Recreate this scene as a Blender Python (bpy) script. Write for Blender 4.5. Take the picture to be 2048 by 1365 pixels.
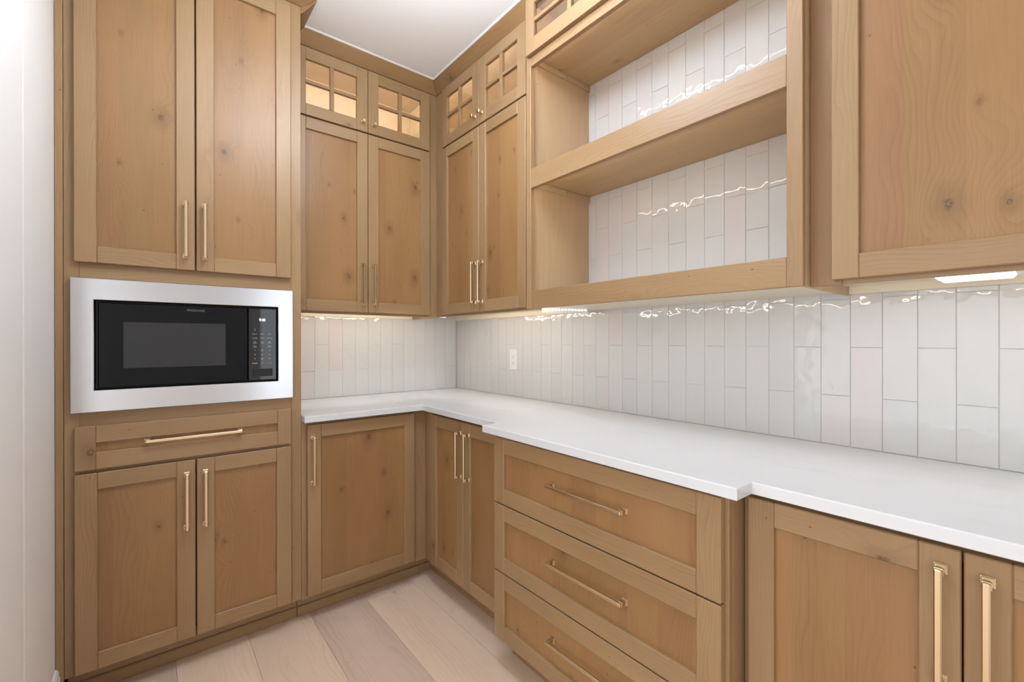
import bpy, math, random
from mathutils import Vector, Matrix
random.seed(7)
for o in list(bpy.data.objects): bpy.data.objects.remove(o)
S = bpy.context.scene
COL = S.collection

# ------------------------------------------------------------------ camera
def make_camera():
    yaw, pitch, roll = [math.radians(a) for a in (39.0434, -0.0583, -0.0728)]
    fw = Vector((math.sin(yaw), math.cos(yaw), 0)); r = Vector((math.cos(yaw), -math.sin(yaw), 0)); u = Vector((0, 0, 1))
    fw2 = fw*math.cos(pitch) + u*math.sin(pitch); u2 = u*math.cos(pitch) - fw*math.sin(pitch)
    r3 = r*math.cos(roll) + u2*math.sin(roll); u3 = u2*math.cos(roll) - r*math.sin(roll)
    cam = bpy.data.cameras.new('camera'); co = bpy.data.objects.new('camera', cam); COL.objects.link(co)
    cam.sensor_width = 36.0; cam.lens = 896.6/2048*36.0; cam.clip_start = 0.02
    m = Matrix.Identity(4)
    for i in range(3):
        m[i][0] = r3[i]; m[i][1] = u3[i]; m[i][2] = -fw2[i]
    m[0][3], m[1][3], m[2][3] = -1.6492, -2.6401, 1.2381
    co.matrix_world = m
    S.camera = co
make_camera()

# ------------------------------------------------------------------ world, exposure, light levels
W = bpy.data.worlds.new('world'); S.world = W; W.use_nodes = True
bg = W.node_tree.nodes['Background']; bg.inputs[0].default_value = (0.92, 0.98, 1.05, 1); bg.inputs[1].default_value = 2.5
S.view_settings.view_transform = 'Standard'; S.view_settings.look = 'None'
S.view_settings.gamma = 1.0; S.view_settings.use_curve_mapping = False
S.view_settings.exposure = 0.0
FILL_SIDE_LEVEL = 33.0  # sides of the added fill drum, an unseen helper
FILL_DOWN_LEVEL = 18.0  # underside of the same added drum
UNDER_STRIP = 30.0
UNDER_BACK = 125.0
SHELF_STRIP = 48.0
CAB_STRIP = 75.0
PUCK = 1.5

# ------------------------------------------------------------------ material helpers
def N(nt, typ, **kw):
    n = nt.nodes.new(typ)
    for k, v in kw.items(): setattr(n, k, v)
    return n
def mat(name):
    m = bpy.data.materials.new(name); m.use_nodes = True
    nt = m.node_tree; b = nt.nodes['Principled BSDF']
    return m, nt, b
def L(nt, a, b): nt.links.new(a, b)
def math_(nt, op, a, b=None, c=None):
    n = N(nt, 'ShaderNodeMath', operation=op)
    for i, x in enumerate((a, b, c)):
        if x is None: continue
        if isinstance(x, (int, float)): n.inputs[i].default_value = x
        else: L(nt, x, n.inputs[i])
    return n.outputs[0]
def maprange(nt, v, a, b, c, d, smooth=True):
    n = N(nt, 'ShaderNodeMapRange', interpolation_type='SMOOTHSTEP' if smooth else 'LINEAR')
    L(nt, v, n.inputs[0])
    for i, x in enumerate((a, b, c, d)): n.inputs[i+1].default_value = x
    return n.outputs[0]
def mixc(nt, f, a, b, blend='MIX'):
    n = N(nt, 'ShaderNodeMix', data_type='RGBA', blend_type=blend)
    if isinstance(f, (int, float)): n.inputs[0].default_value = f
    else: L(nt, f, n.inputs[0])
    for i, x in ((6, a), (7, b)):
        if isinstance(x, tuple): n.inputs[i].default_value = (*x, 1)
        else: L(nt, x, n.inputs[i])
    return n.outputs[2]
def simple(name, col, rough=.5, metal=0.0, spec=.5, emit=None, es=0.0):
    m, nt, b = mat(name)
    b.inputs['Base Color'].default_value = (*col, 1); b.inputs['Roughness'].default_value = rough
    b.inputs['Metallic'].default_value = metal; b.inputs['Specular IOR Level'].default_value = spec
    if emit:
        b.inputs['Emission Color'].default_value = (*emit, 1); b.inputs['Emission Strength'].default_value = es
    return m

def wood(name, light, dark, board=0.0, knots=1.0, ring=70.0, rough=.36, ringamt=.30, knotcol=(.10, .05, .028), fiber=330.0):
    """Knotty timber in UV metres: U runs with the grain, V across it."""
    m, nt, b = mat(name)
    tc = N(nt, 'ShaderNodeTexCoord'); sp = N(nt, 'ShaderNodeSeparateXYZ'); L(nt, tc.outputs['UV'], sp.inputs[0])
    U, V = sp.outputs[0], sp.outputs[1]
    def vec(x, y):
        c = N(nt, 'ShaderNodeCombineXYZ'); L(nt, x, c.inputs[0]); L(nt, y, c.inputs[1]); return c.outputs[0]
    def noise(x, y, sc, det=2.0, ro=.5):
        n = N(nt, 'ShaderNodeTexNoise', noise_dimensions='2D'); L(nt, vec(x, y), n.inputs['Vector'])
        n.inputs['Scale'].default_value = sc; n.inputs['Detail'].default_value = det; n.inputs['Roughness'].default_value = ro
        return n.outputs[0]
    mul = lambda a, k: math_(nt, 'MULTIPLY', a, k)
    add = lambda a, k: math_(nt, 'ADD', a, k)
    # knots
    vo = N(nt, 'ShaderNodeTexVoronoi', voronoi_dimensions='2D', feature='F1')
    L(nt, vec(mul(U, 4.6), mul(V, 7.4)), vo.inputs['Vector']); vo.inputs['Scale'].default_value = 1.0
    vs = N(nt, 'ShaderNodeSeparateXYZ'); L(nt, vo.outputs['Color'], vs.inputs[0])
    gate = math_(nt, 'GREATER_THAN', vs.outputs[0], 1.0-.52*knots)
    d = add(vo.outputs['Distance'], mul(add(noise(U, V, 70, 3, .65), -.5), .085))
    dd = math_(nt, 'DIVIDE', d, add(mul(math_(nt, 'POWER', vs.outputs[1], 2.0), .75), .25))
    core = math_(nt, 'MULTIPLY', maprange(nt, dd, .035, .095, 1, 0), gate)
    centre = math_(nt, 'MULTIPLY', maprange(nt, dd, .0, .04, 1, 0), math_(nt, 'MULTIPLY', gate, math_(nt, 'GREATER_THAN', vs.outputs[2], .45)))
    halo = math_(nt, 'MULTIPLY', maprange(nt, dd, .05, .42, 1, 0), gate)
    flow = math_(nt, 'MULTIPLY', maprange(nt, vo.outputs['Distance'], 0, .5, 1, 0), add(mul(gate, .85), .15))
    # growth rings
    wob = add(add(mul(add(noise(mul(U, 1.2), mul(V, 5), 1.0, 2), -.5), .085), mul(flow, .035)), mul(add(noise(mul(U, 3.2), mul(V, 15), 1.0, 1), -.5), .05))
    t = mul(add(V, wob), ring)
    fr = math_(nt, 'FRACT', add(t, mul(noise(mul(U, 3), mul(V, 60), 1.0, 2), .25)))
    late = math_(nt, 'POWER', fr, 3.0)
    late = math_(nt, 'MULTIPLY', late, maprange(nt, noise(mul(U, .9), mul(V, 9), 1.0, 1), .38, .68, .15, 1))
    fib = noise(mul(U, 7), mul(V, fiber), 1.0, 3, .6)
    tone = noise(mul(U, 1.1), mul(V, 6), 1.0, 3, .55)
    f = add(add(mul(late, ringamt), mul(add(fib, -.5), .42)), mul(add(tone, -.5), .9))
    f = add(f, .25)
    f = math_(nt, 'MINIMUM', math_(nt, 'MAXIMUM', f, 0), 1)
    col = mixc(nt, f, light, dark)
    if board:
        fl = math_(nt, 'FLOOR', math_(nt, 'DIVIDE', add(V, 37.0), board))
        wn = N(nt, 'ShaderNodeTexWhiteNoise', noise_dimensions='1D'); L(nt, fl, wn.inputs['W'])
        hs = N(nt, 'ShaderNodeHueSaturation'); L(nt, col, hs.inputs['Color'])
        L(nt, maprange(nt, wn.outputs[0], 0, 1, .91, 1.07, False), hs.inputs['Value'])
        ws = N(nt, 'ShaderNodeSeparateXYZ'); L(nt, wn.outputs[1], ws.inputs[0])
        L(nt, maprange(nt, ws.outputs[1], 0, 1, .495, .504, False), hs.inputs['Hue'])
        col = hs.outputs[0]
    col = mixc(nt, mul(halo, .38), col, tuple(x*.62 for x in dark))
    col = mixc(nt, mul(core, maprange(nt, noise(U, V, 160, 2), .35, .6, .35, .95)), col, knotcol)
    col = mixc(nt, mul(centre, .6), col, tuple(x*.9 for x in light))
    v2 = N(nt, 'ShaderNodeTexVoronoi', voronoi_dimensions='2D', feature='F1'); L(nt, vec(mul(U, 11), mul(V, 17)), v2.inputs['Vector']); v2.inputs['Scale'].default_value = 1.0
    s2 = N(nt, 'ShaderNodeSeparateXYZ'); L(nt, v2.outputs['Color'], s2.inputs[0])
    speck = math_(nt, 'MULTIPLY', maprange(nt, v2.outputs['Distance'], .015, .05, 1, 0), math_(nt, 'GREATER_THAN', s2.outputs[0], 1.0-.13*knots))
    col = mixc(nt, mul(speck, .75), col, knotcol)
    L(nt, col, b.inputs['Base Color'])
    b.inputs['Roughness'].default_value = rough
    b.inputs['Specular IOR Level'].default_value = .36
    L(nt, add(mul(fib, .10), rough-.03), b.inputs['Roughness'])
    bp = N(nt, 'ShaderNodeBump'); bp.inputs['Strength'].default_value = .12; bp.inputs['Distance'].default_value = .0006
    L(nt, add(mul(fib, .6), mul(late, -.5)), bp.inputs['Height']); L(nt, bp.outputs[0], b.inputs['Normal'])
    return m

M = {}
AL, AD = (.345, .215, .107), (.222, .125, .055)
M['wood'] = wood('alder_frame', AL, AD, 0, .20, 95, ringamt=.42)
M['panel'] = wood('alder_panel', (.322, .174, .071), (.202, .098, .035), .098, 1.0, 82)
M['crown'] = wood('alder_crown', (.31, .178, .08), (.195, .10, .04), 0, .2, 60)
M['inside'] = wood('alder_inside', (.47, .335, .195), (.34, .225, .12), .25, .2, 40, .45, .25)
M['display'] = wood('pale_inside', (.66, .56, .41), (.54, .43, .29), .25, .1, 40, .45, .2)
M['maple'] = simple('maple_underside', (.70, .62, .48), .5)
FL = [((.80, .61, .46), (.62, .455, .335)), ((.70, .53, .415), (.50, .365, .275)), ((.73, .55, .425), (.53, .385, .29)), ((.83, .64, .48), (.66, .49, .355))]
for i, (a, c) in enumerate(FL): M['floor%d' % i] = wood('oak_plank_%d' % i, a, c, 0, .10, 48, .42, .45, (.2, .12, .08), 260)
M['seam'] = simple('floor_seam', (.12, .085, .06), .7)

def paint(name, col, rough=.6):
    m, nt, b = mat(name)
    tc = N(nt, 'ShaderNodeTexCoord'); n = N(nt, 'ShaderNodeTexNoise'); L(nt, tc.outputs['Object'], n.inputs['Vector'])
    n.inputs['Scale'].default_value = 260; n.inputs['Detail'].default_value = 2
    bp = N(nt, 'ShaderNodeBump'); bp.inputs['Strength'].default_value = .08; bp.inputs['Distance'].default_value = .001
    L(nt, n.outputs[0], bp.inputs['Height']); L(nt, bp.outputs[0], b.inputs['Normal'])
    b.inputs['Base Color'].default_value = (*col, 1); b.inputs['Roughness'].default_value = rough
    return m
M['wallpaint'] = paint('wall_paint', (.88, .87, .85))
M['ceiling'] = paint('ceiling_paint', (.93, .925, .91))
M['trimwhite'] = simple('white_trim', (.82, .82, .82), .35)
M['grout'] = paint('tile_grout', (.56, .55, .53), .8)

def tile_mat():
    m, nt, b = mat('glazed_tile')
    oi = N(nt, 'ShaderNodeObjectInfo'); tc = N(nt, 'ShaderNodeTexCoord')
    cr = N(nt, 'ShaderNodeValToRGB'); e = cr.color_ramp.elements
    e[0].position = 0; e[0].color = (.565, .555, .538, 1); e[1].position = 1; e[1].color = (.575, .53, .515, 1)
    x = cr.color_ramp.elements.new(.55); x.color = (.55, .546, .532, 1)
    x = cr.color_ramp.elements.new(.8); x.color = (.545, .537, .527, 1)
    L(nt, oi.outputs['Random'], cr.inputs[0]); L(nt, cr.outputs[0], b.inputs['Base Color'])
    b.inputs['Roughness'].default_value = .02
    va = N(nt, 'ShaderNodeVectorMath', operation='ADD'); L(nt, tc.outputs['Object'], va.inputs[0])
    vm = N(nt, 'ShaderNodeVectorMath', operation='SCALE'); vm.inputs[0].default_value = (17, 9, 23); L(nt, oi.outputs['Random'], vm.inputs['Scale'])
    L(nt, vm.outputs[0], va.inputs[1])
    n = N(nt, 'ShaderNodeTexNoise'); L(nt, va.outputs[0], n.inputs['Vector']); n.inputs['Scale'].default_value = 34; n.inputs['Detail'].default_value = 0.5
    n2 = N(nt, 'ShaderNodeTexNoise'); L(nt, va.outputs[0], n2.inputs['Vector']); n2.inputs['Scale'].default_value = 11; n2.inputs['Detail'].default_value = 1
    h = math_(nt, 'ADD', math_(nt, 'MULTIPLY', n.outputs[0], .7), n2.outputs[0])
    bp = N(nt, 'ShaderNodeBump'); bp.inputs['Strength'].default_value = .5; bp.inputs['Distance'].default_value = .003
    L(nt, h, bp.inputs['Height']); L(nt, bp.outputs[0], b.inputs['Normal'])
    return m
M['tile'] = tile_mat()

def quartz():
    m, nt, b = mat('white_quartz')
    tc = N(nt, 'ShaderNodeTexCoord')
    mp = N(nt, 'ShaderNodeMapping'); L(nt, tc.outputs['Object'], mp.inputs[0]); mp.inputs['Rotation'].default_value = (0, 0, .5); mp.inputs['Scale'].default_value = (1.0, .45, 1)
    n = N(nt, 'ShaderNodeTexNoise'); L(nt, mp.outputs[0], n.inputs['Vector']); n.inputs['Scale'].default_value = 2.6; n.inputs['Detail'].default_value = 6; n.inputs['Roughness'].default_value = .55
    v = math_(nt, 'ABSOLUTE', math_(nt, 'SUBTRACT', n.outputs[0], .5))
    vein = maprange(nt, v, 0, .035, 1, 0)
    n2 = N(nt, 'ShaderNodeTexNoise'); L(nt, tc.outputs['Object'], n2.inputs['Vector']); n2.inputs['Scale'].default_value = 3
    vein = math_(nt, 'MULTIPLY', vein, maprange(nt, n2.outputs[0], .42, .65, 0, .28))
    L(nt, mixc(nt, vein, (.645, .645, .65), (.52, .52, .535)), b.inputs['Base Color'])
    b.inputs['Roughness'].default_value = .22
    return m
M['quartz'] = quartz()

def brushed(name, col, rough, direction):
    m, nt, b = mat(name)
    tc = N(nt, 'ShaderNodeTexCoord'); mp = N(nt, 'ShaderNodeMapping'); L(nt, tc.outputs['Object'], mp.inputs[0]); mp.inputs['Scale'].default_value = direction
    n = N(nt, 'ShaderNodeTexNoise'); L(nt, mp.outputs[0], n.inputs['Vector']); n.inputs['Scale'].default_value = 1; n.inputs['Detail'].default_value = 2
    b.inputs['Base Color'].default_value = (*col, 1); b.inputs['Metallic'].default_value = 1
    L(nt, maprange(nt, n.outputs[0], .3, .7, rough-.012, rough+.015, False), b.inputs['Roughness'])
    bp = N(nt, 'ShaderNodeBump'); bp.inputs['Strength'].default_value = .012; bp.inputs['Distance'].default_value = .0003
    L(nt, n.outputs[0], bp.inputs['Height']); L(nt, bp.outputs[0], b.inputs['Normal'])
    return m
M['steel'] = brushed('brushed_steel', (.56, .56, .57), .20, (6, 1500, 1500))
M['brass'] = simple('satin_brass', (.68, .55, .37), .27, 1.0)
M['black'] = simple('black_gloss', (.006, .006, .007), .09, 0, .16)
M['blackpanel'] = simple('black_glass_panel', (.006, .006, .007), .04, 0, .6)
M['blackmatte'] = simple('black_plastic', (.010, .010, .011), .35, 0, .3)
M['window'] = simple('dark_window', (.028, .028, .028), .22, 0, .3)
M['print'] = simple('grey_print', (.55, .55, .55), .5)
M['brandprint'] = simple('dull_grey_print', (.16, .16, .16), .4)
M['orangeprint'] = simple('orange_print', (.55, .20, .06), .5)
M['glow'] = simple('display_glow', (.8, .9, .9), .5, emit=(.85, .95, 1), es=1.6)
M['plate'] = simple('white_plastic', (.66, .655, .64), .3)
M['slot'] = simple('dark_slot', (.06, .06, .06), .6)
M['dark'] = simple('dark_gap', (.04, .025, .015), .8)
WARM = (1.0, .92, .78); SOFT = (1.0, .95, .88)
M['led_under'] = simple('led_under', (1, 1, 1), .5, emit=SOFT, es=UNDER_STRIP)
M['led_back'] = simple('led_under_back', (1, 1, 1), .5, emit=SOFT, es=UNDER_BACK)
M['led_shelf'] = simple('led_shelf', (1, 1, 1), .5, emit=SOFT, es=SHELF_STRIP)
M['led_cab'] = simple('led_cabinet', (1, 1, 1), .5, emit=WARM, es=CAB_STRIP)
M['led_puck'] = simple('led_lens', (1, 1, 1), .5, emit=SOFT, es=PUCK)
M['fill_glow'] = simple('fill_glow', (1, 1, 1), .5, emit=(.86, .97, 1.11), es=FILL_SIDE_LEVEL)  # side glow of the added fill drum
M['fill_down'] = simple('fill_down', (1, 1, 1), .5, emit=(.86, .97, 1.11), es=FILL_DOWN_LEVEL)  # downward glow of the added fill drum
def glass():
    m, nt, b = mat('cabinet_glass')
    b.inputs['Base Color'].default_value = (.97, .97, .95, 1); b.inputs['Roughness'].default_value = .0
    b.inputs['Transmission Weight'].default_value = 1.0; b.inputs['IOR'].default_value = 1.45
    tc = N(nt, 'ShaderNodeTexCoord'); n = N(nt, 'ShaderNodeTexNoise'); L(nt, tc.outputs['Object'], n.inputs['Vector']); n.inputs['Scale'].default_value = 22
    bp = N(nt, 'ShaderNodeBump'); bp.inputs['Strength'].default_value = .06; bp.inputs['Distance'].default_value = .002
    L(nt, n.outputs[0], bp.inputs['Height']); L(nt, bp.outputs[0], b.inputs['Normal'])
    return m
M['glass'] = glass()

# ------------------------------------------------------------------ mesh builder
# shapes are laid out along a wall: u = along it, left to right; v = out from it; w = up
BACK = lambda p: (p[0], -p[1], p[2])      # back wall  (y = 0)
RIGHT = lambda p: (-p[1], -p[0], p[2])    # right wall (x = 0)
WORLD = None
class MB:
    def __init__(s): s.v = []; s.f = []; s.uv = []
    def face(s, idx, grain, off, n=None):
        vs = [s.v[i] for i in idx]
        if n is None:
            a = [vs[1][k]-vs[0][k] for k in range(3)]; c = [vs[-1][k]-vs[0][k] for k in range(3)]
            nn = [a[1]*c[2]-a[2]*c[1], a[2]*c[0]-a[0]*c[2], a[0]*c[1]-a[1]*c[0]]
            n = max(range(3), key=lambda k: abs(nn[k]))
        rest = [k for k in range(3) if k != n]
        if grain in rest: ua = grain; va = [k for k in rest if k != grain][0]
        else: ua, va = rest
        s.f.append(tuple(idx)); s.uv.append([(p[ua]+off[0], p[va]+off[1]) for p in vs])
    def box(s, u0, u1, v0, v1, w0, w1, grain=2, bev=.0012):
        """chamfered box"""
        lo = (min(u0, u1), min(v0, v1), min(w0, w1)); hi = (max(u0, u1), max(v0, v1), max(w0, w1))
        off = (random.uniform(0, 30), random.uniform(0, 30))
        bev = min(bev, .45*min(hi[k]-lo[k] for k in range(3)))
        base = len(s.v); ix = {}
        for c in range(8):
            sg = [(c >> k) & 1 for k in range(3)]
            for a in range(3):
                p = []
                for k in range(3):
                    q = hi[k] if sg[k] else lo[k]
                    if k != a: q += -bev if sg[k] else bev
                    p.append(q)
                ix[(c, a)] = len(s.v); s.v.append(tuple(p))
        for a in range(3):
            b_, c_ = (a+1) % 3, (a+2) % 3
            for sgn in (0, 1):
                cs = [(sgn << a) | (i << b_) | (j << c_) for i, j in ((0, 0), (1, 0), (1, 1), (0, 1))]
                if not sgn: cs = cs[::-1]
                s.face([ix[(c, a)] for c in cs], grain, off, a)
        for e in range(3):                                   # chamfers along axis e
            a, b_ = (e+1) % 3, (e+2) % 3
            for sa in (0, 1):
                for sb in (0, 1):
                    c0 = (sa << a) | (sb << b_); c1 = c0 | (1 << e)
                    q = [ix[(c0, a)], ix[(c1, a)], ix[(c1, b_)], ix[(c0, b_)]]
                    if sa == sb: q = q[::-1]
                    s.face(q, grain, off, a)
        for c in range(8):
            q = [ix[(c, 0)], ix[(c, 1)], ix[(c, 2)]]
            if bin(c).count('1') % 2 == 0: q = q[::-1]
            s.face(q, grain, off, 0)
        return s
    def hull(s, ring0, ring1, grain=0, cap=True):
        """loft two equal rings of points"""
        off = (random.uniform(0, 30), random.uniform(0, 30)); n = len(ring0); b = len(s.v)
        s.v += [tuple(p) for p in ring0] + [tuple(p) for p in ring1]
        for i in range(n):
            j = (i+1) % n
            s.face([b+i, b+j, b+n+j, b+n+i], grain, off)
        if cap:
            s.face([b+i for i in reversed(range(n))], grain, off); s.face([b+n+i for i in range(n)], grain, off)
        return s
    def obj(s, name, m, parent=None, run=None, origin=(0, 0, 0), loc=None):
        me = s.mesh(name, m, run, origin)
        return link(name, me, parent, loc)
    def mesh(s, name, m, run=None, origin=(0, 0, 0)):
        vs = [run(p) if run else p for p in s.v]
        vs = [(p[0]-origin[0], p[1]-origin[1], p[2]-origin[2]) for p in vs]
        fs = [tuple(reversed(f)) for f in s.f] if run else s.f
        us = [list(reversed(q)) for q in s.uv] if run else s.uv
        me = bpy.data.meshes.new(name); me.from_pydata(vs, [], fs)
        uvl = me.uv_layers.new(name='UVMap'); k = 0
        flat = [c for q in us for p in q for c in p]
        uvl.data.foreach_set('uv', flat)
        me.materials.append(M[m] if isinstance(m, str) else m); me.update()
        return me
def link(name, me, parent=None, loc=None):
    o = bpy.data.objects.new(name, me); COL.objects.link(o)
    if parent: o.parent = parent
    if loc: o.location = loc
    return o
def tag(o, label=None, cat=None, group=None, kind=None):
    if label: o['label'] = label
    if cat: o['category'] = cat
    if group: o['group'] = group
    if kind: o['kind'] = kind
    return o
class Thing:
    """an Empty at the thing's base; parts are meshes measured from it"""
    def __init__(s, name, label, cat, run, base, group=None):
        s.run = run; s.o = bpy.data.objects.new(name, None); COL.objects.link(s.o)
        s.base = run(base) if run else base
        s.o.location = s.base; s.o.empty_display_size = .05
        tag(s.o, label, cat, group)
    def part(s, name, mb, m, parent=None, label=None):
        o = mb.obj(name, m, parent or s.o, s.run, s.base)
        if label: o['label'] = label
        return o
    def inst(s, name, me, parent, uvw):
        w = s.run(uvw) if s.run else uvw
        o = link(name, me, parent, (w[0]-s.base[0], w[1]-s.base[1], w[2]-s.base[2]))
        return o
def box(*a, **k): return MB().box(*a, **k)

# ------------------------------------------------------------------ hardware
def pull(length, axis):
    """square bar pull with stepped feet; standing on the face at v = 0; axis 2 vertical, 0 horizontal"""
    mb = MB(); h = length/2
    def b(a0, a1, c0, c1, v0, v1, bev):
        if axis == 2: mb.box(c0, c1, v0, v1, a0, a1, bev=bev)
        else: mb.box(a0, a1, v0, v1, c0, c1, bev=bev)
    b(-h, h, -.0055, .0055, .0235, .0325, .0022)
    for sg in (-1, 1):
        e = sg*(h-.0065)
        b(e-.0095, e+.0095, -.0095, .0095, 0, .0028, .0008)
        b(e-.0080, e+.0080, -.0080, .0080, .0028, .0058, .0012)
        b(e-.0055, e+.0055, -.0055, .0055, .0058, .0245, .0010)
        b(e-.0068, e+.0068, -.0068, .0068, .0205, .0240, .0012)
    return mb
def knob():
    mb = MB()
    mb.box(-.008, .008, 0, .003, -.008, .008, bev=.0008)
    mb.box(-.0045, .0045, .003, .018, -.0045, .0045, bev=.0006)
    mb.box(-.0085, .0085, .017, .0275, -.0085, .0085, bev=.0018)
    return mb
HW = {}
for nm, r in (('B', BACK), ('R', RIGHT)):
    HW['v'+nm] = pull(.210, 2).mesh('handle', 'brass', r); HW['h'+nm] = pull(.300, 0).mesh('handle', 'brass', r)
    HW['k'+nm] = knob().mesh('knob', 'brass', r)
RK = {id(BACK): 'B', id(RIGHT): 'R'}

TH = .0195
def panel_door(t, u0, u1, w0, w1, vf, handle=None, name='door', st=.0565, rl=.057, hname='handle'):
    """five-piece door: recessed panel mesh with stiles, rails and a pull as children"""
    vb = vf-TH
    d = t.part(name, MB().box(u0+st-.006, u1-st+.006, vb+.002, vf-.0110, w0+rl-.006, w1-rl+.006, 2, .0005), 'panel')
    for a, c in ((u0, u0+st), (u1-st, u1)): t.part('stile', box(a, c, vb, vf, w0, w1, 2, .0020), 'wood', d)
    for a, c in ((w0, w0+rl), (w1-rl, w1)): t.part('rail', box(u0+st, u1-st, vb, vf-.0003, a, c, 0, .0020), 'wood', d)
    if handle:
        k, hu, hw = handle
        vface = vf if not (u0+st < hu < u1-st and w0+rl < hw < w1-rl) else vf-.0110
        t.inst('knob' if k == 'k' else 'handle', HW[k+RK[id(t.run)]], d, (hu, vface, hw))
    return d
def glass_door(t, u0, u1, w0, w1, vf, knobpos=None, st=.0565, rl=.056, mu=.019, mw=.016):
    vb = vf-TH
    mb = MB()
    for a, c in ((u0, u0+st), (u1-st, u1)): mb.box(a, c, vb, vf, w0, w1, 2, .0016)
    for a, c in ((w0, w0+rl), (w1-rl, w1)): mb.box(u0+st, u1-st, vb, vf-.0003, a, c, 0, .0014)
    d = t.part('glass_door', mb, 'wood')
    a0, a1, c0, c1 = u0+st, u1-st, w0+rl, w1-rl; um, wm = (a0+a1)/2, (c0+c1)/2
    t.part('muntin', box(um-mu/2, um+mu/2, vb+.001, vf-.001, c0, c1, 2, .0012), 'wood', d)
    for p, q in ((a0, um-mu/2), (um+mu/2, a1)):
        t.part('muntin', box(p, q, vb+.001, vf-.001, wm-mw/2, wm+mw/2, 0, .0012), 'wood', d)
    for p, q in ((a0, um-mu/2), (um+mu/2, a1)):
        for e, f in ((c0, wm-mw/2), (wm+mw/2, c1)):
            t.part('pane', box(p, q, vb+.006, vb+.009, e, f, 2, .0002), 'glass', d)
    if knobpos: t.inst('knob', HW['k'+RK[id(t.run)]], d, (knobpos[0], vf, knobpos[1]))
    return d

# ================================================================== SETTING
CZ = 2.722
fl = MB().box(-5.5, .15, -6.5, .15, -.10, -.004, 1, .001).obj('floor', 'seam'); tag(fl, kind='structure')
pw = .2425; k = 0
seams = [-1.084+pw*i for i in range(-18, 5)]
starts = [-.9-.37*((7*q) % 5) for q in range(14)]+[-.35, -1.30, -.80, -1.75, -1.05, -.55, -1.45, -.25, -1.0]
for i, x0 in enumerate(seams):
    x1 = x0+pw
    if x0 > 0: continue
    y = .0
    cuts = [0.0, starts[i]-1.6, starts[i]-3.1, -6.5] if i in (17, 18) else [0.0, starts[i], starts[i]-1.5, -6.5]
    for j in range(3):
        a, c = cuts[j], cuts[j+1]
        if a-c < .05: continue
        mb = MB().box(x0+.0004, min(x1, 0)-.0004, c+.0004, a-.0004, -.004, 0, 1, .0007)
        mi = {17: 0, 18: 1, 16: 3, 19: 2}.get(i, (i*3+j*2) % 4) if j < 1 else (i*3+j*2+1) % 4
        mb.obj('plank', 'floor%d' % mi, fl)
ce = MB().box(-4.2, .15, -4.2, .15, CZ, CZ+.1, 1, .001).obj('ceiling', 'ceiling'); tag(ce, kind='structure')
wb = MB().box(-1.889, -.0022, .0022, .13, 0, CZ, 2, .0002).obj('wall_back', 'grout'); tag(wb, kind='structure')
wr = MB().box(.0022, .13, -4.0, .13, 0, CZ, 2, .0002).obj('wall_right', 'grout'); tag(wr, kind='structure')
mb = MB()      # short wall beside the tall cabinet; it ends at the wide opening to the open-plan room on the left
pr = [(-1.889, .13), (-1.889, -1.010), (-1.8905, -1.018), (-1.8905, -1.50), (-2.05, -1.50), (-2.05, .13)]
mb.hull([(x, y, 0) for x, y in reversed(pr)], [(x, y, CZ) for x, y in reversed(pr)], 2)
mb.box(-2.05, -1.8905, -4.0, -1.50, 2.08, CZ, 2, .0002)      # unseen header, added to keep side daylight off the upper doors
wl = mb.obj('wall_left', 'wallpaint'); tag(wl, kind='structure')
mb = MB(); mb.box(-2.05, -.70, -4.12, -4.0, 0, CZ, 2, .0002); mb.box(-.02, .13, -4.12, -4.0, 0, CZ, 2, .0002); mb.box(-.70, -.02, -4.12, -4.0, 2.08, CZ, 2, .0002)
wf = mb.obj('wall_front', 'wallpaint'); tag(wf, kind='structure')
# stepped baseboard along the left wall, butting the tall cabinet
pf = [(0, 0), (.0165, 0), (.0165, .105), (.0135, .112), (.0135, .128), (.010, .136), (.010, .148), (.005, .158), (0, .160)]
mb = MB(); mb.hull([(-1.889+a, -.556, b) for a, b in pf], [(-1.889+a, -1.018, b) for a, b in pf], 1)
bb = mb.obj('baseboard_left', 'trimwhite'); tag(bb, kind='structure')

# ------------------------------------------------------------------ tiles, each one its own piece
TG = .0007; TM = {}
def tile(par, run, u0, u1, w0, w1):
    a, c = round(u1-u0-2*TG, 4), round(w1-w0-2*TG, 4)
    if a < .006 or c < .008: return
    key = (id(run), a, c)
    if key not in TM:
        TM[key] = MB().box(-a/2, a/2, -.0021, -.0002, -c/2, c/2, 2, .0009).mesh('tile', 'tile', run)
    p = run(((u0+u1)/2, random.uniform(-.0002, .0002), (w0+w1)/2))
    o = link('tile', TM[key], par, p)
    o.rotation_euler = (random.uniform(-.0022, .0022), 0, random.uniform(-.005, .005)) if run is BACK else (0, random.uniform(-.0022, .0022), random.uniform(-.005, .005))
LOW_A = [.914, 1.0675, 1.363, 1.401]; LOW_B = [.914, 1.2160, 1.401]
HUT_A = [1.401, 1.500, 1.760, 2.0205, 2.281, 2.4665]; HUT_B = [1.401, 1.440, 1.628, 1.889, 2.149, 2.410, 2.4665]
TW = .07632
ue = [1.0102+TW*k for k in range(-14, 29)]
for i in range(len(ue)-1):
    k = i-14; A = (k % 2 == 1)
    a, c = max(ue[i], .001), ue[i+1]
    if c < .004: continue
    rows = LOW_A if A else LOW_B
    for j in range(len(rows)-1):
        tile(wr, RIGHT, a, c, rows[j]+random.uniform(-.001, .001)*(j > 0), rows[j+1])
    if c > 1.19 and a < 2.225:
        rows = HUT_A if A else HUT_B
        for j in range(len(rows)-1): tile(wr, RIGHT, max(a, 1.187), min(c, 2.231), rows[j], rows[j+1])
ue = [-.0115-TW*k for k in range(0, 15)]
ue = [0.0]+ue
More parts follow.
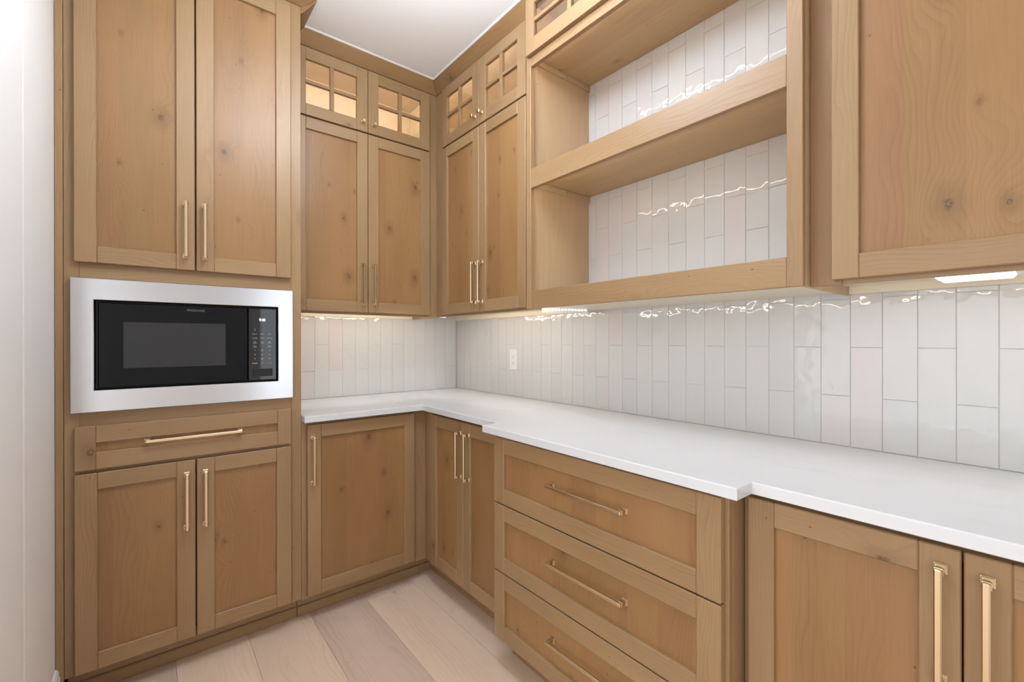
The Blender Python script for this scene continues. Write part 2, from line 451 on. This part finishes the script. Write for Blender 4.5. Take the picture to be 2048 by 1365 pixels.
for i in range(len(ue)-1):
    k = i-1; A = (k % 2 == 0)
    c, a = ue[i], max(ue[i+1], -1.132)
    if i == 0: c = -.001
    rows = LOW_A if A else LOW_B
    for j in range(len(rows)-1): tile(wb, BACK, a, c, rows[j], rows[j+1])

# ================================================================== CABINETS
FB, DB = .5475, .5675           # back run: face frame, door fronts
FR, DR = .5320, .5527           # right run
FD, DD = .6105, .6306           # drawer cabinet
UB, UDB = .330, .350            # wall cabinets on the back wall
UR, UDR = .341, .361            # wall cabinets on the right wall
FH = .390                       # open shelf cabinet face

# ---- tall microwave cabinet
t = Thing('tall_cabinet', 'tall knotty alder oven cabinet with two high doors, one drawer and two low doors', 'cabinet', BACK, (-1.50, .27, 0))
b = MB()
TL, TR = -1.868, -1.1335
b.box(TL, TR, .002, FB-.02, .112, .990, 2); b.box(TL, TR, .002, FB-.02, 1.470, 2.715, 2)
b.box(TL, TL+.06, .002, FB-.02, .990, 1.470, 2); b.box(TR-.06, TR, .002, FB-.02, .990, 1.470, 2); b.box(TL+.06, TR-.06, .002, .02, .990, 1.470, 2)
t.part('body', b, 'wood')
for a, c in ((TL, TL+.038), (TR-.040, TR)): t.part('stile', box(a, c, FB-.02, FB, .112, 2.715, 2), 'wood')
for a, c in ((.112, .150), (.770, .815), (.930, 1.015), (1.435, 1.530), (2.640, 2.715)): t.part('rail', box(TL+.038, TR-.040, FB-.02, FB-.0002, a, c, 0), 'wood')
t.part('scribe_strip', box(-1.8885, -1.8685, FB-.012, FB+.006, .0, 2.715, 2, .002), 'wood')
t.part('toe_kick', box(TL, TR, FB-.11, FB-.082, 0, .112, 0), 'wood')
t.part('shoe_molding', box(TL, TR, FB-.082, FB-.072, 0, .045, 0, .004), 'wood')
panel_door(t, -1.8417, -1.5120, 1.5044, 2.6600, DB, ('v', -1.5400, 1.6540))
panel_door(t, -1.5070, -1.1773, 1.5044, 2.6600, DB, ('v', -1.4815, 1.6540))
panel_door(t, -1.8417, -1.1773, .8010, .9497, DB, ('h', -1.5085, .8790), 'drawer_front', .0525, .0580)
panel_door(t, -1.8417, -1.5120, .1202, .7894, DB, ('v', -1.5385, .6390))
panel_door(t, -1.5070, -1.1773, .1202, .7894, DB, ('v', -1.4805, .6390))

# ---- microwave with its trim kit
t = Thing('microwave', 'built-in black microwave in a wide brushed stainless trim frame', 'microwave', BACK, (-1.5105, .30, .9962))
mb = MB(); o0, o1, i0, i1 = (-1.8505, -1.1705), (.9962, 1.4518), (-1.7924, -1.2282), (1.0704, 1.3785)
v0_, v1_, e_ = FB+.001, FB+.0225, .0018       # one pressed sheet with a square hole: loops of four corners
loops = [(o0, o1, 0, v0_), (o0, o1, 0, v1_-e_), (o0, o1, e_, v1_), (i0, i1, -e_, v1_), (i0, i1, 0, v1_-e_), (i0, i1, 0, v0_)]
for (a, c, d, v) in loops: mb.v += [(a[0]+d, v, c[0]+d), (a[1]-d, v, c[0]+d), (a[1]-d, v, c[1]-d), (a[0]+d, v, c[1]-d)]
for k in range(6):
    for i in range(4):
        p, q = k*4, ((k+1) % 6)*4; j = (i+1) % 4
        mb.face([p+j, p+i, q+i, q+j], 0, (0, 0))
t.part('trim_frame', mb, 'steel', label='wide brushed stainless steel trim frame')
t.part('oven_body', box(i0[0]+.001, i0[1]-.001, .06, FB-.004, i1[0]+.001, i1[1]-.001, 0, .002), 'blackmatte')
dr = t.part('oven_door', box(-1.7835, -1.3375, FB-.004, FB+.0125, 1.0760, 1.3720, 0, .003), 'black', label='glossy black oven door')
t.part('window', box(-1.7175, -1.4130, FB+.0118, FB+.0131, 1.1420, 1.3050, 0, .0004), 'window', dr, 'dark grey see-through window')
cp = t.part('control_panel', box(-1.3355, -1.2315, FB-.004, FB+.0125, 1.0760, 1.3720, 0, .003), 'blackpanel', label='glossy black key panel with white clock digits')
mb = MB(); e0, e1, g0, g1 = -1.3215, -1.2480, 1.0930, 1.1235
VF = FB+.0125
for q in ((e0, e1, g0, g0+.0014), (e0, e1, g1-.0014, g1), (e0, e0+.0014, g0, g1), (e1-.0014, e1, g0, g1)): mb.box(q[0], q[1], VF-.0005, VF+.0012, q[2], q[3], 0, .0003)
mb.box(e0+.0014, e1-.0014, VF-.0008, VF+.0006, g0+.0014, g1-.0014, 0, .0003)
t.part('door_button', mb, 'blackmatte', cp)
def text(th, parent, name, s, x, z, size, m, sx=1.0, depth=VF):
    cu = bpy.data.curves.new('txt', 'FONT'); cu.body = s; cu.size = size; cu.align_x = 'CENTER'; cu.align_y = 'CENTER'
    to = bpy.data.objects.new('txt', cu); COL.objects.link(to)
    dg = bpy.context.evaluated_depsgraph_get(); me = bpy.data.meshes.new_from_object(to.evaluated_get(dg))
    bpy.data.objects.remove(to)
    for v in me.vertices:
        a, c, _ = v.co; v.co = (a*sx, 0, c)
    me.materials.clear(); me.materials.append(M[m])
    w = BACK((x, depth+.0005, z))
    return link(name, me, parent, (w[0]-th.base[0], w[1]-th.base[1], w[2]-th.base[2]))
text(t, dr, 'brand_lettering', 'FRIGIDAIRE', -1.5085, 1.3530, .0115, 'brandprint', .97)
text(t, cp, 'clock_digits', '9:40', -1.2852, 1.3236, .0165, 'glow', .80)
cx = (-1.3120, -1.2855, -1.2585)
rows = [(1.2663, ('Popcorn', 'Potato', 'Pizza')), (1.2493, ('Add 30s', 'Reheat', 'Beverage')), (1.2320, ('Melt\nSoften', 'Auto\nCook', 'Keep\nWarm')), (1.2147, ('Power\nLevel', '', 'Timer\nClock'))]
for z, ws in rows:
    for x, s in zip(cx, ws):
        if s: text(t, cp, 'key_legend', s, x, z, .0052, 'print')
for z, ws in ((1.1991, '123'), (1.1812, '456'), (1.1639, '789')):
    for x, s in zip(cx, ws): text(t, cp, 'key_legend', s, x, z, .0088, 'print')
text(t, cp, 'key_legend', 'START', cx[0], 1.1463, .0068, 'print'); text(t, cp, 'key_legend', '0', cx[1], 1.1463, .0088, 'print'); text(t, cp, 'key_legend', 'STOP', cx[2], 1.1463, .0068, 'orangeprint')
mb = MB(); mb.box(cx[0]-.003, cx[0]+.003, VF, VF+.0006, 1.2795, 1.2840, 0, .0002)
for q in ((-.0022, -.0012), (.0012, .0022)): mb.box(cx[0]+q[0], cx[0]+q[1], VF, VF+.0006, 1.2840, 1.2875, 0, .0002)
mb.box(cx[0]-.0022, cx[0]+.0022, VF, VF+.0006, 1.2872, 1.2882, 0, .0002)
t.part('lock_symbol', mb, 'brandprint', cp)

# ---- wall cabinets with glass-topped doors
def wall_cabinet(label, run, u0, u1, fr, df, doors, base, visible_from, left_stile, right_stile, name='wall_cabinet', lit=True):
    t = Thing(name, label, 'cabinet', run, base)
    b = MB()
    b.box(u0, u1, .002, fr-.02, 1.402, 2.316, 2)                         # lower box
    t.part('body', b, 'wood')
    q = MB()                                                             # glazed upper compartment
    q.box(u0, u0+.016, .002, fr-.02, 2.316, 2.700, 1); q.box(u1-.016, u1, .002, fr-.02, 2.316, 2.700, 1)
    q.box(u0+.016, u1-.016, .002, .014, 2.316, 2.700, 2); q.box(u0+.016, u1-.016, .002, fr-.02, 2.684, 2.700, 0)
    t.part('display_interior', q, 'display')
    t.part('nailer', box(u0, u1, .0005, .018, 1.374, 1.402, 0, .0006), 'maple')
    t.part('bottom_panel', box(u0, u1, .018, fr-.02, 1.398, 1.4019, 0, .0003), 'maple')
    for a, c in ((u0, left_stile), (right_stile, u1)):
        if c-a > .002: t.part('stile', box(a, c, fr-.02, fr, 1.3737, 2.715, 2), 'wood')
    for a, c in ((1.3737, 1.4120), (2.298, 2.345), (2.628, 2.715)): t.part('rail', box(left_stile, right_stile, fr-.02, fr-.0002, a, c, 0), 'wood')
    for (a, c, side) in doors:
        hu = c-.0285 if side == 'R' else a+.0285
        if lit is not None:
            glass_door(t, a, c, 2.3246, 2.6503, df, (hu, 2.3715))
        panel_door(t, a, c, 1.3837, 2.3170, df, ('v', hu+(.010 if side == 'R' else -.010)*0, 1.5310))
    s = MB().box(u0+.03, u1-.03, fr-.034, fr-.026, 2.668, 2.676, 0, .0008); t.part('led_strip', s, 'led_cab')
    s = MB().box(max(u0, visible_from)+.02, u1-.02, fr-.0245, fr-.0205, 1.3880, 1.3905, 0, .0006); t.part('led_strip', s, 'led_back')
    return t
wall_cabinet('knotty alder wall cabinet with glass-topped doors between the tall cabinet and the corner', BACK, -1.1330, -.3412, UB, UDB,
             [(-1.1180, -.7585, 'R'), (-.7560, -.3958, 'L')], (-.73, .16, 1.3737), -1.13, -1.085, -.420)
wall_cabinet('knotty alder wall cabinet with glass-topped doors between the corner and the open shelves', RIGHT, .002, 1.1860, UR, UDR,
             [(.4230, .7855, 'R'), (.7880, 1.1460, 'L')], (.60, .16, 1.3737), .34, .450, 1.120)

# ---- plain-door wall cabinet at the near end
t = Thing('wall_cabinet', 'alder wall cabinet with tall solid doors beside the open shelves, light fitting underneath', 'cabinet', RIGHT, (2.72, .16, 1.3737))
b = MB(); b.box(2.2320, 3.2, .002, UR-.02, 1.402, 2.715, 2)
t.part('nailer', box(2.2320, 3.2, .0005, .018, 1.376, 1.402, 0, .0006), 'maple')
t.part('body', b, 'wood')
t.part('bottom_panel', box(2.2320, 3.2, .018, UR-.02, 1.398, 1.4019, 0, .0003), 'maple')
t.part('stile', box(2.2320, 2.300, UR-.02, UR, 1.3737, 2.715, 2), 'crown'); t.part('stile', box(3.16, 3.2, UR-.02, UR, 1.3737, 2.715, 2), 'wood')
for a, c in ((1.3737, 1.4120), (2.628, 2.715)): t.part('rail', box(2.300, 3.16, UR-.02, UR-.0002, a, c, 0), 'wood')
panel_door(t, 2.2827, 2.7330, 1.3843, 2.6503, UDR, None, st=.0545, rl=.0575)
panel_door(t, 2.7360, 3.1860, 1.3843, 2.6503, UDR, None, st=.0545, rl=.0575)
t.part('led_strip', MB().box(2.27, 3.15, UR-.0245, UR-.0205, 1.3880, 1.3905, 0, .0006), 'led_under')

# ---- open shelf cabinet (glass doors above)
HL, HR = 1.1864, 2.2317
t = Thing('shelf_cabinet', 'open two-shelf alder cabinet with lit shelves and white tile back', 'cabinet', RIGHT, (1.709, .19, 1.3732))
il, ir = 1.1965, 2.2200
t.part('side_panel', box(HL, il, .001, FH-.02, 1.3732, 2.715, 2), 'inside'); t.part('side_panel', box(ir, HR, .001, FH-.02, 1.3732, 2.715, 2), 'inside')
for a, c in ((HL, 1.2152), (2.1948, HR)): t.part('stile', box(a, c, FH-.02, FH, 1.3732, 2.715, 2, .0014), 'wood')
for a, c in ((1.3732, 1.4497), (1.8835, 1.9660), (2.3985, 2.4600), (2.640, 2.715)): t.part('rail', box(1.2152, 2.1948, FH-.02, FH-.0003, a, c, 0, .0014), 'wood')
t.part('bottom_panel', box(il, ir, .001, FH-.02, 1.3812, 1.4497, 0, .0008), 'maple')
for a, c in ((1.926, 1.9655), (2.4580, 2.4780)):
    t.part('shelf', box(il, ir, .001, FH-.02, a, c, 0, .0008), 'inside')
    t.part('led_strip', box(1.23, 2.18, FH-.0240, FH-.0203, a-.029, a-.0267, 0, .0006), 'led_shelf')
    t.part('cleat', box(il, il+.006, .16, FH-.03, a-.026, a-.001, 1, .0008), 'inside')
    t.part('cleat', box(il, il+.009, .001, .16, a-.0265, a-.001, 1, .0008), 'inside')
t.part('led_strip', box(1.23, 2.19, FH-.0245, FH-.0205, 1.3765, 1.3790, 0, .0006), 'led_under')
q = MB(); q.box(il, ir, .001, .012, 2.478, 2.700, 2); q.box(il, ir, .001, FH-.02, 2.690, 2.705, 0)
t.part('display_interior', q, 'display')
t.part('led_strip', box(1.23, 2.19, FH-.024, FH-.0205, 2.676, 2.6795, 0, .0006), 'led_back')  # added strip, none seen here; brightens the dark glass compartment
glass_door(t, 1.2045, 1.7075, 2.4365, 2.7000, FH+.02, (1.680, 2.468), .0515, .062)
glass_door(t, 1.7105, 2.2135, 2.4365, 2.7000, FH+.02, (1.738, 2.468), .0515, .062)

# ---- base cabinets
def base_cabinet(label, run, u0, u1, fr, df, doors, base, ls, rs, toe_u=None):
    t = Thing('base_cabinet', label, 'cabinet', run, base)
    t.part('body', MB().box(u0, u1, .002, fr-.02, .105, .8855, 2), 'wood')
    for a, c in ((u0, ls), (rs, u1)):
        if c-a > .002: t.part('stile', box(a, c, fr-.02, fr, .105, .8855, 2), 'wood')
    for a, c in ((.105, .140), (.846, .8855)): t.part('rail', box(ls, rs, fr-.02, fr-.0002, a, c, 0), 'wood')
    a, c = toe_u or (u0, u1)
    t.part('toe_kick', box(a, c, fr-.11, fr-.078, 0, .105, 0), 'wood')
    t.part('shoe_molding', box(a, c, fr-.078, fr-.068, 0, .045, 0, .004), 'wood')
    if toe_u:
        t.part('toe_kick', box(FB-.110, FB-.078, fr-.11, fr, 0, .105, 1), 'wood'); t.part('shoe_molding', box(FB-.078, FB-.068, fr-.068, fr, 0, .045, 1, .004), 'wood')
    for d in doors: panel_door(t, *d[:2], .1203, .8700, df, d[2])
    return t
base_cabinet('knotty alder base cabinet with a single wide door beside the tall cabinet', BACK, -1.1330, -.5322, FB, DB,
             [(-1.1123, -.6027, ('v', -1.0915, .7140))], (-.83, .27, 0), -1.085, -.630)
base_cabinet('narrow two-door alder base cabinet between the corner and the drawers', RIGHT, .002, 1.2650, FR, DR,
             [(.6360, .9350, ('v', .9170, .7220)), (.9375, 1.2365, ('v', .9840, .7220))], (.95, .27, 0), .660, 1.215, (.46, 1.265))
base_cabinet('wide two-door alder base cabinet past the drawers, long brass pulls', RIGHT, 2.1535, 2.9200, FR, DR,
             [(2.1690, 2.5268, ('v', 2.5005, .7330)), (2.5298, 2.8880, ('v', 2.5585, .7330))], (2.53, .27, 0), 2.195, 2.870)
t = Thing('drawer_cabinet', 'projecting alder base cabinet with three wide drawers and brass pulls', 'cabinet', RIGHT, (1.709, .30, 0))
t.part('body', MB().box(1.2655, 2.1527, .002, FD-.02, .105, .8855, 2), 'wood')
for a, c in ((1.2655, 1.300), (2.118, 2.1527)): t.part('stile', box(a, c, FD-.02, FD, .105, .8855, 2), 'wood')
for a, c in ((.105, .140), (.360, .386), (.612, .640), (.850, .8855)): t.part('rail', box(1.300, 2.118, FD-.02, FD-.0002, a, c, 0), 'wood')
t.part('toe_kick', box(1.2655, 2.1527, FD-.12, FD-.078, 0, .105, 0), 'wood')
for a, c in ((.6300, .8757), (.3751, .6257), (.1203, .3709)):
    panel_door(t, 1.2740, 2.1430, a, c, DD, ('h', 1.7260, (a+c)/2+.011), 'drawer_front', .0600, .0575)

# ---- countertop: one L-shaped slab with a bump over the drawers
cb, cr_, cbump = .600, .5789, .6521
P = [(-1.1325, 0), (-1.1325, -cb), (-cr_, -cb), (-cr_, -1.2285), (-cbump, -1.2285), (-cbump, -2.1896), (-cr_, -2.1896), (-cr_, -2.960), (0, -2.960), (0, 0)]
def inset(poly, d):
    out = []; n = len(poly)
    for i in range(n):
        p0, p1, p2 = Vector(poly[i-1]), Vector(poly[i]), Vector(poly[(i+1) % n])
        e1 = (p1-p0).normalized(); e2 = (p2-p1).normalized()
        n1 = Vector((-e1.y, e1.x)); n2 = Vector((-e2.y, e2.x))
        q = p1+(n1+n2)*d if abs(n1.dot(n2)) < .5 else p1+n1*d
        out.append((q.x, q.y))
    return out
mb = MB(); z0, z1, e = .886, .914, .003
mid = [(x, y, z0+.0015) for x, y in P]; up = [(x, y, z1-e) for x, y in P]; rin = inset(P, e*.35); top2 = inset(P, e)
rings = [[(x, y, z0) for x, y in inset(P, .0015)], mid, up, [(x, y, z1-e*.35) for x, y in rin], [(x, y, z1) for x, y in top2]]
n = len(P); mb.v = [p for r_ in rings for p in r_]
for k in range(4):
    for i in range(n):
        j = (i+1) % n; mb.face([k*n+i, k*n+j, (k+1)*n+j, (k+1)*n+i], 0, (0, 0))
mb.face([4*n+i for i in range(n)], 0, (0, 0)); mb.face([i for i in reversed(range(n))], 0, (0, 0))
ct = mb.obj('countertop', 'quartz'); tag(ct, 'white quartz L-shaped worktop with a squared bump over the drawers', 'countertop')

# ---- crown mouldings
def crown(name, run, u0, u1, v, w0, w1, pj, m0=0, m1=0):
    """sloped crown; m0/m1 shift the top end outwards (+) or inwards (-) for mitres"""
    pr = [(v, w0), (v+.006, w0), (v+pj, w1-.009), (v+pj, w1), (v, w1)]
    def ring(u, m): return [(u+m*(p[0]-v), p[0], p[1]) for p in pr]
    mb = MB(); mb.hull(list(reversed(ring(u0, m0))), list(reversed(ring(u1, m1))), 0)
    o = mb.obj(name, 'crown', None, run); tag(o, kind='structure'); return o
crown('trim_1', BACK, TL-.02, TR, FB, 2.690, 2.7218, .046, 0, 1)
sd = lambda p: (TR+p[1], -p[0], p[2])          # return on the tall cabinet's side
pr = [(0, 2.662), (.006, 2.662), (.055, 2.7125), (.055, 2.7218), (0, 2.7218)]
mb = MB(); mb.hull([(TR+a, -UB-.001-.95*a, z) for a, z in pr], [(TR+a, -FB-(a if a < .046 else .046), z) for a, z in pr], 1)
o = mb.obj('trim_2', 'crown'); tag(o, kind='structure')
crown('trim_3', BACK, TR, -UR, UB, 2.662, 2.7218, .055, 1, -1)
crown('trim_4', RIGHT, UB, HL, UR, 2.662, 2.7218, .049, 1, 0)
crown('trim_5', RIGHT, HL, HR, FH, 2.706, 2.7218, .030, 0, 0)
crown('trim_6', RIGHT, HR, 3.2, UR, 2.662, 2.7218, .049, 0, 0)
def bead(name, run, u0, u1, v, m0, m1):
    pr = [(v, 2.7170), (v+.003, 2.7170), (v+.010, 2.7218), (v, 2.7218)]
    ring = lambda u, m: [(u+m*(p[0]-v), p[0], p[1]) for p in pr]
    mb = MB(); mb.hull(list(reversed(ring(u0, m0))), list(reversed(ring(u1, m1))), 0)
    o = mb.obj(name, 'trimwhite', None, run); tag(o, kind='structure')
bead('trim_7', BACK, TR+.055, -UR-.049, UB+.055, 0, -1)
bead('trim_8', RIGHT, UB+.055, HL, UR+.049, 1, 0)

# ---- wall outlet
t = Thing('wall_outlet', 'white duplex outlet plate on the tiled wall above the worktop', 'outlet', RIGHT, (.6247, 0, 1.0665))
t.part('plate', box(.5900, .6594, 0, .0055, 1.0665, 1.1890, 2, .0022), 'plate')
d = t.part('socket_block', box(.6082, .6412, .004, .0080, 1.0945, 1.1610, 2, .0012), 'plate')
for z in (1.1105, 1.1445):
    mb = MB()
    mb.box(.6165, .6185, .0070, .0084, z-.0045, z+.0045, 2, .0002); mb.box(.6305, .6325, .0070, .0084, z-.0038, z+.0038, 2, .0002); mb.box(.6225, .6265, .0070, .0084, z-.0105, z-.0070, 2, .0002)
    t.part('slot', mb, 'slot', d)
for z in (1.0800, 1.1750): t.part('screw', box(.6225, .6270, .0050, .0062, z-.002, z+.002, 2, .0006), 'plate')

# ---- light fittings under the wall cabinets
t = Thing('under_cabinet_light', 'flat white puck light glowing under the solid-door wall cabinet', 'light', RIGHT, (2.508, .160, 1.380))
t.part('housing', box(2.428, 2.590, .088, .232, 1.3885, 1.3980, 0, .003), 'plate')
mb = MB(); a = [(2.445, .100), (2.572, .085+.015), (2.572, .220), (2.445, .220)]
r0 = [(u, v, 1.3885) for u, v in a]; r1 = [(2.5085+(u-2.5085)*.90, .160+(v-.160)*.88, 1.3800) for u, v in a]
mb.hull(r0, r1, 0); t.part('lens', mb, 'led_puck', label='glowing white lens')
mb = MB(); mb.box(2.480, 2.520, .050, .062, 1.3905, 1.3980, 0, .002); mb.box(2.520, 2.532, .046, .066, 1.3880, 1.3980, 0, .002)
t.part('plug', mb, 'slot')
t = Thing('led_tape', 'short strip of LED dots in a clear channel under the open shelf cabinet', 'light', RIGHT, (1.285, .24, 1.360))
mb = MB(); p0, p1 = (1.235, .345), (1.300, .130)
du, dv = p1[0]-p0[0], p1[1]-p0[1]; ln = math.hypot(du, dv); nx, ny = -dv/ln*.006, du/ln*.006
def bar(q0, q1, wz0, wz1, s=1.0):
    A = [(q0[0]-nx*s, q0[1]-ny*s), (q0[0]+nx*s, q0[1]+ny*s), (q1[0]+nx*s, q1[1]+ny*s), (q1[0]-nx*s, q1[1]-ny*s)]
    return MB().hull([(u, v, wz0) for u, v in A], [(u, v, wz1) for u, v in A], 0)
t.part('channel', bar(p0, p1, 1.3585, 1.3811), 'plate')
for k in range(13):
    f = .06+.88*k/12; c = (p0[0]+du*f, p0[1]+dv*f)
    t.part('led_dot', MB().box(c[0]+nx-.003, c[0]+nx+.003, c[1]+ny-.0045, c[1]+ny+.0045, 1.3690, 1.3750, 0, .0006), 'led_puck')
t = Thing('led_bar', 'slim LED bar fixed under the corner wall cabinet', 'light', BACK, (-.26, .20, 1.385))
mb = MB(); mb.box(-.36, -.17, .135, .160, 1.3870, 1.3979, 0, .002); t.part('housing', mb, 'plate')
t.part('lens', MB().box(-.355, -.175, .139, .156, 1.3845, 1.3872, 0, .001), 'led_puck')

# ---- added fill: unseen glowing drum above the frame, in place of bounced flash
def cyl(mb, cx, cy, r, z0, z1, n=40):
    a = [(cx+r*math.cos(2*math.pi*k/n), cy+r*math.sin(2*math.pi*k/n)) for k in range(n)]
    mb.hull([(x, y, z0) for x, y in a], [(x, y, z1) for x, y in a], 2); return mb
for cy, lab in ((-1.57, 'added round fill light, unseen, under the pantry ceiling'),):
    t = Thing('fill_drum', lab, 'light', None, (-1.06, cy, 2.385))
    t.part('fill_canopy', cyl(MB(), -1.06, cy, .065, CZ-.03, CZ-.0001), 'brass')
    t.part('fill_stem', cyl(MB(), -1.06, cy, .010, 2.515, CZ-.03, 16), 'brass')
    t.part('fill_side', cyl(MB(), -1.06, cy, .210, 2.395, 2.52), 'fill_glow')
    t.part('fill_base', cyl(MB(), -1.06, cy, .214, 2.385, 2.395), 'fill_down')
